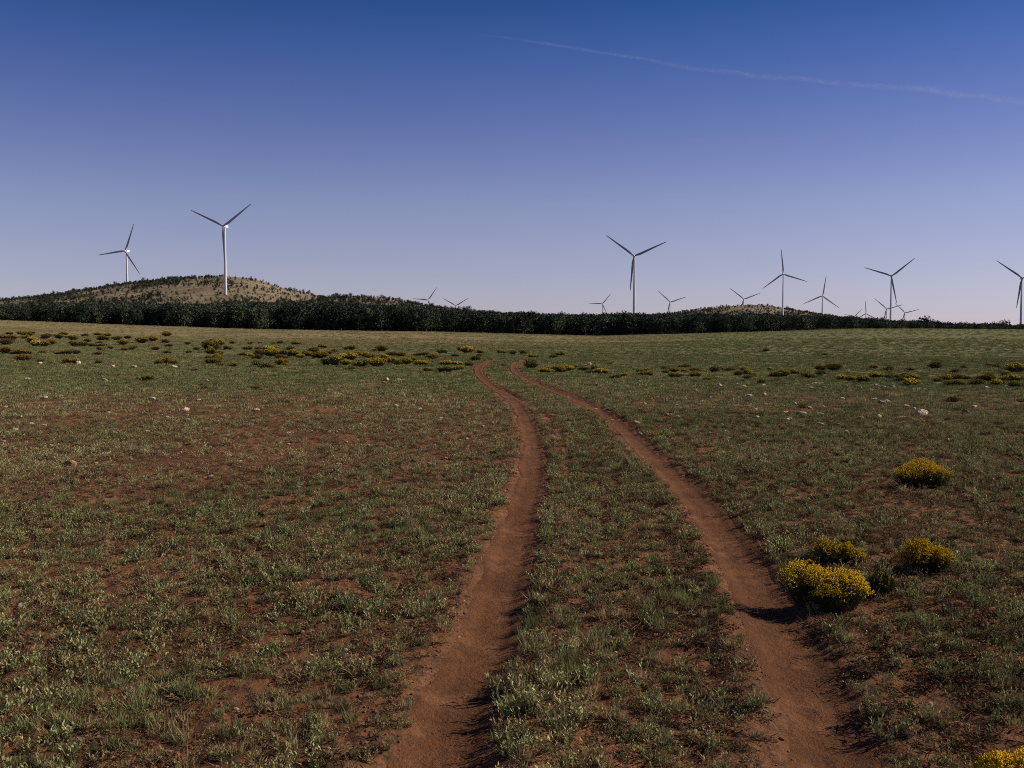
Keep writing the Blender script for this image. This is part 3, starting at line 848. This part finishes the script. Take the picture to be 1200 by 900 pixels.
def forest():
    n = 26000
    r = np.sqrt(RNG.uniform(285 ** 2, 800 ** 2, n)); a = RNG.uniform(-.52, .52, n)
    x, y = r * np.sin(a), r * np.cos(a); u = np.tan(a)
    ed = np.interp(u, PU, DED) + 20 * (fbm(u * 34, u * 0, 15, 4) - .42)
    keep = (r > ed + 1.5)
    # thin deeper inside, dense at the edge
    depth = r - ed
    dens = np.where(depth < 60, 1.0, .55)
    keep &= RNG.random(n) < dens
    x, y, r, u, depth = (q[keep] for q in (x, y, r, u, depth))
    # extra dense front rows
    m = 420; a2 = np.linspace(-.5, .5, m) + RNG.normal(0, .001, m); u2 = np.tan(a2)
    e2 = np.interp(u2, PU, DED) + 20 * (fbm(u2 * 34, u2 * 0, 15, 4) - .42) + RNG.uniform(0, 14, m)
    x = np.concatenate([x, e2 * np.sin(a2)]); y = np.concatenate([y, e2 * np.cos(a2)]); r = np.hypot(x, y); u = x / y
    depth = np.concatenate([depth, RNG.uniform(0, 9, m)])
    z = base_height(x, y)
    s = np.clip(RNG.normal(.98, .27, len(x)), .45, 1.5)
    px = 600 + u * F
    inview = (px > -20) & (px < 1220)
    zcap = CZ + (YH - np.interp(px, PXS, TOP_Y) + RNG.normal(-1.6, 1.7, len(x)) - 5.5 * (fbm(px / 34, px * 0 + 2, 19, 3) - .56)) * y / F
    pick = RNG.integers(0, len(TREE_ONE), len(x)); th = np.array([6.2, 5.5, 7.06, 6.64, 7.22, 5.0])[pick]
    s = np.clip(np.minimum(s, (zcap - z) / th), .3, 1.5)
    score = np.where(inview, s / r * (depth < 40), 0)
    order = np.argsort(-score)
    own = order[:294]; rest = order[294:]
    where = lambda p: ('in front of the big scrubby hill on the left' if p < 340 else 'left of the middle, below the low second hill' if p < 520 else 'straight behind the far end of the track' if p < 700
                       else 'left of the small right hill' if p < 800 else 'in front of the small rocky hill' if p < 980 else 'in the low distant row on the right')
    for k in own:
        t = TREES[pick[k]]
        e = empty('juniper_tree', (x[k], y[k], z[k] - .1), random.uniform(0, 6.28)); e.scale = (s[k] * random.uniform(.9, 1.15), s[k] * random.uniform(.9, 1.15), s[k])
        tag(e, f'dark juniper in the tree belt {where(px[k])}', 'tree', 'junipers along the front of the tree belt')
        obj('trunk', t[0], e); obj('crown', t[1], e)
    for (tx, ty, d, hh, ti, lab) in ((1033, 373, 400, 7.5, 1, 'round dark tree rising above the distant row, just left of a tall turbine tower'),
                                     (1083, 371.5, 405, 7.5, 3, 'tallest dark tree standing out of the low tree row on the right'),
                                     (1177, 376, 420, 6.5, 0, 'dark tree poking above the low row near the right edge'),
                                     (728, 365.5, 560, 7, 3, 'dark treetop rising above the belt left of the middle turbine tower')):
        p = at_depth(tx, ty, d); g = float(base_height(p[:1], p[1:2])[0]); hgt = (p[2] - g) * 1.12
        th = [6.0, 5.2, 7.0, 6.4][ti]
        e = empty('juniper_tree', (p[0], p[1], g - .1), 1.0); e.scale = (hgt / th * 1.05, hgt / th * 1.05, hgt / th)
        tag(e, lab, 'tree', 'junipers standing above the tree belt')
        obj('trunk', TREES[ti][0], e); obj('crown', TREES[ti][1], e)
    P = np.stack([x, y, z - .1], 1)[rest]; k = len(P)
    rot = np.stack([np.zeros(k), np.zeros(k), RNG.uniform(0, 6.28, k)], 1)
    scatter('woodland', P, rot, s[rest], RNG.random(k), pick[rest], C_TREE, 'dense dark juniper woodland rising behind the front trees')
    print('forest', len(own), k)
forest()

# ------------------------------------------------------------------ hills
def hill_material(name, a, b, red, rock=0.0):
    t = NT(name); P = t.pos()
    c = t.mix(t.ramp(t.noise(P, .02, 6, .65), .35, .65), a, b)
    c = t.mix(t.math('MULTIPLY', t.ramp(t.noise(P, .012, 4, .6), .55, .66), .75), c, red)
    c = t.mix(t.math('MULTIPLY', t.ramp(t.noise(P, .16, 5, .7), .52, .66), .6), c, (.06, .055, .035))
    if rock: c = t.mix(t.math('MULTIPLY', t.ramp(t.noise(P, .09, 5, .7), .5, .6), rock), c, (.36, .30, .25))
    return t.surf(t.pbr(c, .95, .1, t.bump(t.noise(P, .15, 6, .7), .8, 3.0)))

class Hill:
    def __init__(s, name, sil, d0, d1, d2, mat, seed):
        s.px = np.array([p[0] for p in sil], float); s.py = np.array([p[1] for p in sil], float)
        s.u = (s.px - 600) / F; s.d0, s.d1, s.d2, s.seed = d0, d1, d2, seed
        U = np.linspace(s.u[0], s.u[-1], 220); D = np.concatenate([np.linspace(d0, d1, 90), np.linspace(d1, d2, 40)[1:]])
        DD, UU = np.meshgrid(D, U, indexing='ij')
        X = UU * DD; Z = s.z(UU, DD)
        nr, nc = X.shape; idx = np.arange(nr * nc).reshape(nr, nc)
        f = np.stack([idx[:-1, :-1].ravel(), idx[:-1, 1:].ravel(), idx[1:, 1:].ravel(), idx[1:, :-1].ravel()], 1)
        me = mesh_from(name, np.stack([X.ravel(), DD.ravel(), Z.ravel()], 1), f, (mat,), True)
        s.o = tag(obj(name, me), kind='structure')
    def z(s, u, d):
        ys = np.interp(u, s.u, s.py)
        zr = CZ + (YH - ys) * s.d1 / F
        g = base_height(u * d, d) - 2
        zr = np.maximum(zr, g)
        t = np.clip((d - s.d0) / (s.d1 - s.d0), 0, 1); tb = np.clip((d - s.d1) / (s.d2 - s.d1), 0, 1)
        p = (1 - (1 - t) ** 1.15) * (1 - tb ** 1.6)
        e = np.clip((u - s.u[0]) / .02, 0, 1) * np.clip((s.u[-1] - u) / .02, 0, 1)
        return g + (zr - g) * p + p * e * 5.0 * (fbm(u * d / 70, d / 70, s.seed, 4) - .5) * (1 - t ** 6 * .6)

M_HILL = hill_material('dry_hill_grass', (.20, .150, .098), (.32, .245, .165), (.18, .085, .055))
M_HILL2 = hill_material('rocky_hill_grass', (.17, .135, .085), (.26, .21, .14), (.15, .10, .07), .7)
HILL_L = Hill('hill', [(-90, 362), (-40, 357), (10, 351.5), (50, 347.5), (100, 340), (150, 333), (200, 327.5), (240, 325), (270, 324), (290, 326), (310, 330), (330, 337), (350, 342), (380, 348), (420, 353), (470, 364)], 1000, 1550, 2050, M_HILL, 5)
HILL_M = Hill('hill', [(330, 366), (360, 354), (385, 349.5), (400, 348.5), (430, 348.5), (450, 350.5), (480, 355), (500, 358.5), (540, 364), (580, 368)], 850, 1250, 1600, M_HILL, 8)
HILL_R = Hill('hill', [(740, 372), (790, 367), (820, 362.5), (850, 359), (880, 357), (900, 358.5), (920, 361.5), (950, 366.5), (980, 371), (1020, 376), (1060, 380)], 1500, 2200, 2800, M_HILL2, 9)

def hill_shrubs():
    cand = []
    def seed(h, n, f, lab, dmin=0):
        u = RNG.uniform(h.u[0], h.u[-1], n); d = RNG.uniform(h.d0 + (h.d1 - h.d0) * dmin, h.d1 + 25, n)
        p = f(600 + u * F, (d - h.d0) / (h.d1 - h.d0), u * d, d)
        k = RNG.random(n) < p
        for uu, dd in zip(u[k], d[k]):
            cand.append((uu * dd, dd, float(h.z(np.array([uu]), np.array([dd]))[0]), math.exp(random.gauss(-.78, .36)), lab))
    def fl(px, t, x, y):
        n = fbm(x / 60, y / 60, 33, 3)
        p = .15 + .68 * sstep(.46, .60, n)
        p = p * (1 - .65 * sstep(250, 290, px) * (t > .45)) + .35 * (t > .93) * (px < 260) + .04 * (px < 130)
        p = p * np.where((px > 190) & (px < 250) & (t > .35) & (t < .62), .12, 1) + .0 * t
        return np.clip(p, 0, 1)
    seed(HILL_L, 19000, fl, 'on the big tan hill at the left')
    seed(HILL_M, 3600, lambda px, t, x, y: np.clip(.35 + .8 * sstep(.4, .6, fbm(x / 40, y / 40, 34, 3)), 0, 1), 'on the low second hill behind the tree belt')
    seed(HILL_R, 7000, lambda px, t, x, y: np.clip(.5 + .8 * sstep(.42, .6, fbm(x / 60, y / 60, 35, 3)) + .5 * (abs(px - 880) > 38) - .6 * ((px > 855) & (px < 915) & (t > .6)), 0, 1), 'on the small rocky hill right of the middle')
    # which show largest
    c = sorted(cand, key=lambda q: -q[3] / q[1])
    own, rest = c[:280], c[280:]
    sizes = [1.0, 1.0, .8, 1.0, .75, 1.05]
    for x, y, z, s, lab in own:
        k = random.randrange(6)
        o = obj('hill_juniper', TREE_ONE[k]); o.location = (x, y, z - .3); o.scale = (s, s, s * .85); o.rotation_euler = (0, 0, random.uniform(0, 6.28))
        tag(o, f'small dark juniper dotting the slope {lab}', 'tree', 'junipers dotted over the hills')
    a = np.array([q[:4] for q in rest]); n = len(a); a[:, 2] -= .3
    rot = np.stack([np.zeros(n), np.zeros(n), RNG.uniform(0, 6.28, n)], 1)
    scatter('hill_scrub', a[:, :3], rot, a[:, 3] * .9, RNG.random(n), RNG.integers(0, 6, n), C_TREE, 'dark scrub speckling the slopes of the hills')
    print('hill', len(own), n)
hill_shrubs()

# ------------------------------------------------------------------ wind turbines
def paint(name, c, rough=.45):
    t = NT(name); P = t.pos()
    v = t.mix(t.math('MULTIPLY', t.ramp(t.noise(P, .12, 4), .4, .7), .25), c, tuple(q * .8 for q in c))
    return t.surf(t.pbr(v, rough, .3))
M_TOWER = paint('tower_paint', (.74, .74, .73)); M_BLADE = paint('blade_paint', (.46, .47, .50)); M_NAC = paint('nacelle_paint', (.76, .76, .75))

def lathe(prof, seg=28):
    V, Fc = [], []
    for r, z in prof:
        for i in range(seg):
            a = i / seg * 2 * math.pi; V.append((r * math.cos(a), r * math.sin(a), z))
    for j in range(len(prof) - 1):
        for i in range(seg):
            Fc.append((j * seg + i, j * seg + (i + 1) % seg, (j + 1) * seg + (i + 1) % seg, (j + 1) * seg + i))
    Fc.append(tuple(range(seg))[::-1]); Fc.append(tuple((len(prof) - 1) * seg + i for i in range(seg)))
    return V, Fc
v, f = lathe([(1.75, 0), (1.72, .02), (1.56, .25), (1.54, .252), (1.56, .255), (1.38, .5), (1.18, .75), (1.0, .985), (1.08, .99), (1.08, 1.0)])
ME_TOWER = mesh_from('tower', v, f, (M_TOWER,), True)
def hub_mesh():
    v, f = lathe([(.02, 2.3), (.6, 2.15), (1.1, 1.7), (1.45, .9), (1.55, 0), (1.5, -.9), (1.2, -1.3)], 24)
    v = [(x, -z, y) for x, y, z in v]
    return mesh_from('rotor_hub', v, f, (M_NAC,), True)
ME_HUB = hub_mesh()
def nacelle_mesh():
    import bmesh
    bm = bmesh.new(); bmesh.ops.create_cube(bm, size=1)
    for q in bm.verts:
        back = q.co.y > 0
        q.co.x *= 3.4 if not back else 2.9; q.co.y = q.co.y * 10 + 3.6; q.co.z = q.co.z * 3.7 + (.25 if back and q.co.z < 0 else 0)
    bmesh.ops.bevel(bm, geom=bm.edges[:], offset=.5, segments=3, affect='EDGES')
    r = bmesh.ops.create_cube(bm, size=1, matrix=Matrix.Translation((0, 7.2, 2.2)) @ Matrix.Diagonal((1.6, 1.6, .9, 1)))
    me = bpy.data.meshes.new('nacelle'); bm.to_mesh(me); bm.free(); me.materials.append(M_NAC)
    return me
ME_NAC = nacelle_mesh()
def blade_mesh():
    L = 43.0; V, Fc = [], []; K = 14
    st = [(0, .95, .95, 0, 0), (1.2, .95, .95, 0, 0), (3.5, 1.1, .8, 10, .1), (7, 1.45, .5, 13, .35), (10, 1.42, .40, 10, .35), (16, 1.32, .30, 7, .28), (24, 1.05, .21, 4, .2), (32, .80, .14, 2, .14), (39, .58, .09, 0, .08), (42, .38, .05, 0, .05), (43, .1, .02, 0, 0)]
    for z, c, th, tw, off in st:
        ct, s = math.cos(math.radians(tw)), math.sin(math.radians(tw))
        for i in range(K):
            a = i / K * 2 * math.pi
            x = math.cos(a) * c + off * c; y = math.sin(a) * th * (1 if th > .9 else (.55 + .45 * (math.cos(a) * -.5 + .5)))
            V.append((x * ct - y * s, x * s + y * ct - .0006 * z * z, z))
    for j in range(len(st) - 1):
        for i in range(K): Fc.append((j * K + i, j * K + (i + 1) % K, (j + 1) * K + (i + 1) % K, (j + 1) * K + i))
    Fc.append(tuple((len(st) - 1) * K + i for i in range(K)))
    return mesh_from('blade', V, Fc, (M_BLADE,), True)
ME_BLADE = blade_mesh()

TURB = [  # hub px, hub py, distance, blade angles on the photo, label
    (146.5, 294, 1570, (69, 188, -56), 'white wind turbine at the far left, its tower base hidden behind the big hill'),
    (261.5, 265, 1225, (154, 36, 272), 'white wind turbine standing on the slope of the big left hill'),
    (743, 300, 1290, (143, 23, 264), 'tall wind turbine right of the middle, closest behind the tree belt'),
    (501.6, 351.5, 2850, (175, 54, 295), 'distant wind turbine just right of the low second hill'),
    (534, 358.3, 3000, (30, 150, 270), 'tiny faint wind turbine left of the middle, mostly sunk behind the trees'),
    (705.9, 356, 3350, (178, 50, 295), 'small distant wind turbine just left of the tall middle one'),
    (785.3, 354, 2650, (137, 18, 258), 'small distant wind turbine just right of the tall middle one'),
    (871.5, 350.5, 2560, (141, 20, 260), 'wind turbine half hidden behind the small rocky hill'),
    (917.8, 321, 1840, (95, 216, 341), 'wind turbine before the right end of the rocky hill, with a vertical blade'),
    (964, 346.7, 2230, (81, 203, 323), 'wind turbine between the rocky hill and the tall right turbine, one blade nearly upright'),
    (1001, 371, 4300, (166, 46, 286), 'farthest wind turbine, only blades showing over the low tree row'),
    (1014.7, 367.5, 3500, (93, 213, 333), 'small distant wind turbine with one blade upright, left of the tall right turbine'),
    (1044.8, 323.5, 1640, (161, 39, 281), 'tall wind turbine in the right part of the photo, just right of the round tree'),
    (1039, 362, 2850, (138, 15, 258), 'small wind turbine partly behind the tower of the tall right turbine'),
    (1060.5, 366.5, 3300, (134, 14, 254), 'small distant wind turbine immediately right of the tall right turbine'),
    (1198, 326, 1500, (143, 23, 261), 'tall wind turbine cut off by the right edge of the photo')]
def turbines():
    for i, (px, py, d, angs, lab) in enumerate(TURB):
        yaw = math.radians(-11 + (i * 37 % 7) - 3) + math.atan2(px - 600, F) * -.3
        p = at_depth(px, py, d)
        # hub sits 4.6 m in front of the tower axis
        back = Vector((-math.sin(yaw), math.cos(yaw), 0)) * 4.6
        bx, by = p[0] + back.x, p[1] + back.y
        g = float(base_height(np.array([bx]), np.array([by]))[0])
        for h in (HILL_L, HILL_M, HILL_R):
            uu = bx / by
            if h.u[0] < uu < h.u[-1] and h.d0 < by < h.d2: g = max(g, float(h.z(np.array([uu]), np.array([by]))[0]))
        top = p[2] - 1.9
        e = empty('wind_turbine', (bx, by, g), yaw); tag(e, lab, 'wind turbine', 'wind turbines along the horizon')
        t = obj('tower', ME_TOWER, e); t.scale = (1, 1, top - g + .5); t.location = (0, 0, -.5)
        hz = p[2] - g
        n = obj('nacelle', ME_NAC, e); n.location = (0, -1.2, hz)
        hb = obj('rotor_hub', ME_HUB, e); hb.location = (0, -4.6, hz)
        for a in angs:
            b = obj('blade', ME_BLADE, e); b.location = (0, -4.6, hz); b.rotation_euler = (0, math.radians(90 - a), 0)
turbines()

# ------------------------------------------------------------------ contrail
def contrail(name, pts, label, alpha, dist=26000):
    t = NT(name + '_vapour')
    v = t.attr('across'); s = t.attr('along')
    cx = t.t.nodes.new('ShaderNodeCombineXYZ'); t.l(s, cx.inputs[0]); t.l(t.math('MULTIPLY', v, .12), cx.inputs[1])
    soft = t.math('SUBTRACT', 1.0, t.math('POWER', t.math('ABSOLUTE', v), 1.2), True)
    nz = t.ramp(t.noise(cx.outputs[0], 6, 5, .6), .25, .75)
    nb = t.ramp(t.noise(cx.outputs[0], 26, 5, .65, .5), .2, .8)
    al = t.math('MULTIPLY', t.math('MULTIPLY', soft, t.math('ADD', .15, t.math('MULTIPLY', nz, .85))), t.math('MULTIPLY', t.math('ADD', .2, t.math('MULTIPLY', nb, .8)), alpha))
    al = t.math('MULTIPLY', al, t.attr('fade'))
    d = t.n('ShaderNodeBsdfDiffuse'); d.inputs[0].default_value = (.9, .80, .86, 1)
    tl = t.n('ShaderNodeBsdfTranslucent'); tl.inputs[0].default_value = (.9, .80, .86, 1)
    ad = t.n('ShaderNodeAddShader'); t.l(d.outputs[0], ad.inputs[0]); t.l(tl.outputs[0], ad.inputs[1])
    tr = t.n('ShaderNodeBsdfTransparent'); mx = t.n('ShaderNodeMixShader')
    t.l(al, mx.inputs[0]); t.l(tr.outputs[0], mx.inputs[1]); t.l(ad.outputs[0], mx.inputs[2])
    m = t.surf(mx.outputs[0])
    P = np.array(pts, float); q = np.linspace(P[0, 0], P[-1, 0], 120)
    yy = np.interp(q, P[:, 0], P[:, 1]); ww = np.interp(q, P[:, 0], P[:, 2]); ff = np.interp(q, P[:, 0], P[:, 3])
    yy = np.convolve(np.pad(yy, 3, 'edge'), np.ones(7) / 7, 'valid')
    yy = yy + 1.4 * (vnoise(q / 22, q * 0, 5) - .5) * 2 * np.clip((q - 760) / 100, 0, 1)
    V, A, S, Fd = [], [], [], []
    for a, b, w, fd in zip(q, yy, ww, ff):
        for k in (-1, -.5, 0, .5, 1):
            V.append(at_depth(a, b + w * .72 * k, dist)); A.append(k); S.append((a - 500) / 100); Fd.append(fd)
    Fc = [(i * 5 + j, i * 5 + j + 1, (i + 1) * 5 + j + 1, (i + 1) * 5 + j) for i in range(119) for j in range(4)]
    me = mesh_from(name, V, np.array(Fc), (m,), True)
    for nm, ar in (('across', A), ('along', S), ('fade', Fd)):
        at = me.attributes.new(nm, 'FLOAT', 'POINT'); at.data.foreach_set('value', np.array(ar, dtype=np.float32))
    o = tag(obj(name, me), label, name.replace('_', ' '))
contrail('contrail', [(552, 39, 2.5, 0), (600, 45, 3, .5), (650, 52.5, 3.5, .9), (700, 61, 3.5, 1), (765, 70.5, 4, .9), (800, 79, 6, .65), (830, 83, 5, .75), (900, 89, 5.5, .95), (950, 93, 5.5, 1.05), (1000, 99, 5.5, 1.1), (1060, 102, 6, 1.25), (1100, 105, 8, 1.6), (1118, 111, 8, 1.6), (1165, 113, 7, 1.25), (1200, 122, 9, 1.3), (1260, 128, 9, 1.2)],
         'long thin pinkish white contrail drifting across the upper right sky', .32)
contrail('cloud_wisp', [(790, 166, 4, 0), (812, 164, 5, 1), (835, 162, 4, .7), (860, 160, 3, 0)], 'tiny faint pinkish cloud wisp below the contrail', .09)

# ------------------------------------------------------------------ light and sky
SUN_EL = math.radians(33); SUN_AZ = math.radians(81)      # azimuth clockwise from the view direction: from the right
w = bpy.data.worlds.new('World'); SC.world = w; w.use_nodes = True
nt = w.node_tree; nt.nodes.clear()
sky = nt.nodes.new('ShaderNodeTexSky'); sky.sky_type = 'NISHITA'; sky.sun_disc = False
sky.sun_elevation = SUN_EL; sky.sun_rotation = SUN_AZ; sky.altitude = 1800; sky.air_density = 1.0; sky.dust_density = .3; sky.ozone_density = 2.0
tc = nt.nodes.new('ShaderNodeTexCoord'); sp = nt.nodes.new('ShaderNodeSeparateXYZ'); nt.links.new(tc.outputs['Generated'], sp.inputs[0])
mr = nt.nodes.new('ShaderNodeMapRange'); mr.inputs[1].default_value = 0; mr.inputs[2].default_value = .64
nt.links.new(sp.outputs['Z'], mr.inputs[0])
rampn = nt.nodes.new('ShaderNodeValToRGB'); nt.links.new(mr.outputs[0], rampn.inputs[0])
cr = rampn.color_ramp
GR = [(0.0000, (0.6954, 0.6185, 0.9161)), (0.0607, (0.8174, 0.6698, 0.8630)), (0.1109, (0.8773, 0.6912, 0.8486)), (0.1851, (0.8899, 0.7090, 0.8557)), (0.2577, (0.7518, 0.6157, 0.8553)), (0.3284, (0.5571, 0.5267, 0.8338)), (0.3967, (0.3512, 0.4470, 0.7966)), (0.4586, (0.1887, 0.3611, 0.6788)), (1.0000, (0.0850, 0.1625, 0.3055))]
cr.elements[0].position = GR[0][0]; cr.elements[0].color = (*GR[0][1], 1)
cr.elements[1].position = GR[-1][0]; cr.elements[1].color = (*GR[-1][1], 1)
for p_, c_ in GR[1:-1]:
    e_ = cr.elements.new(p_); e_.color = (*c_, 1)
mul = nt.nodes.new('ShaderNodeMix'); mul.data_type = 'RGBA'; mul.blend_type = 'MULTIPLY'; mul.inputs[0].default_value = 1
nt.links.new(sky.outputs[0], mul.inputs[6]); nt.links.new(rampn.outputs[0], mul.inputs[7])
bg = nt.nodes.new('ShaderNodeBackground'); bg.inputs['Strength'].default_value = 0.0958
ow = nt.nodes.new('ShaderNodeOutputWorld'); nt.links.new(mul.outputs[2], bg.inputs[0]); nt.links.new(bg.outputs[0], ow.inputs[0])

sd = bpy.data.lights.new('sun', 'SUN'); sd.energy = 5.0; sd.angle = math.radians(.5); sd.color = (1, .91, .75)
so = bpy.data.objects.new('sun', sd); COL.objects.link(so)
to_sun = Vector((math.sin(SUN_AZ) * math.cos(SUN_EL), math.cos(SUN_AZ) * math.cos(SUN_EL), math.sin(SUN_EL)))
so.rotation_euler = (-to_sun).to_track_quat('-Z', 'Y').to_euler(); so.location = (60, 10, 60)

cam = bpy.data.cameras.new('camera'); co = bpy.data.objects.new('camera', cam); COL.objects.link(co)
cam.sensor_width = 36; cam.lens = 36 * F / 1200; cam.clip_start = .05; cam.clip_end = 100000
co.location = (0, 0, CZ); co.rotation_euler = (math.pi / 2 - PITCH, 0, 0)
SC.camera = co
SC.view_settings.view_transform = 'Standard'; SC.view_settings.look = 'None'; SC.view_settings.exposure = 0; SC.view_settings.gamma = 1
SC.cycles.max_bounces = 5; SC.cycles.transparent_max_bounces = 12; SC.cycles.use_denoising = False; SC.cycles.filter_width = 1.0
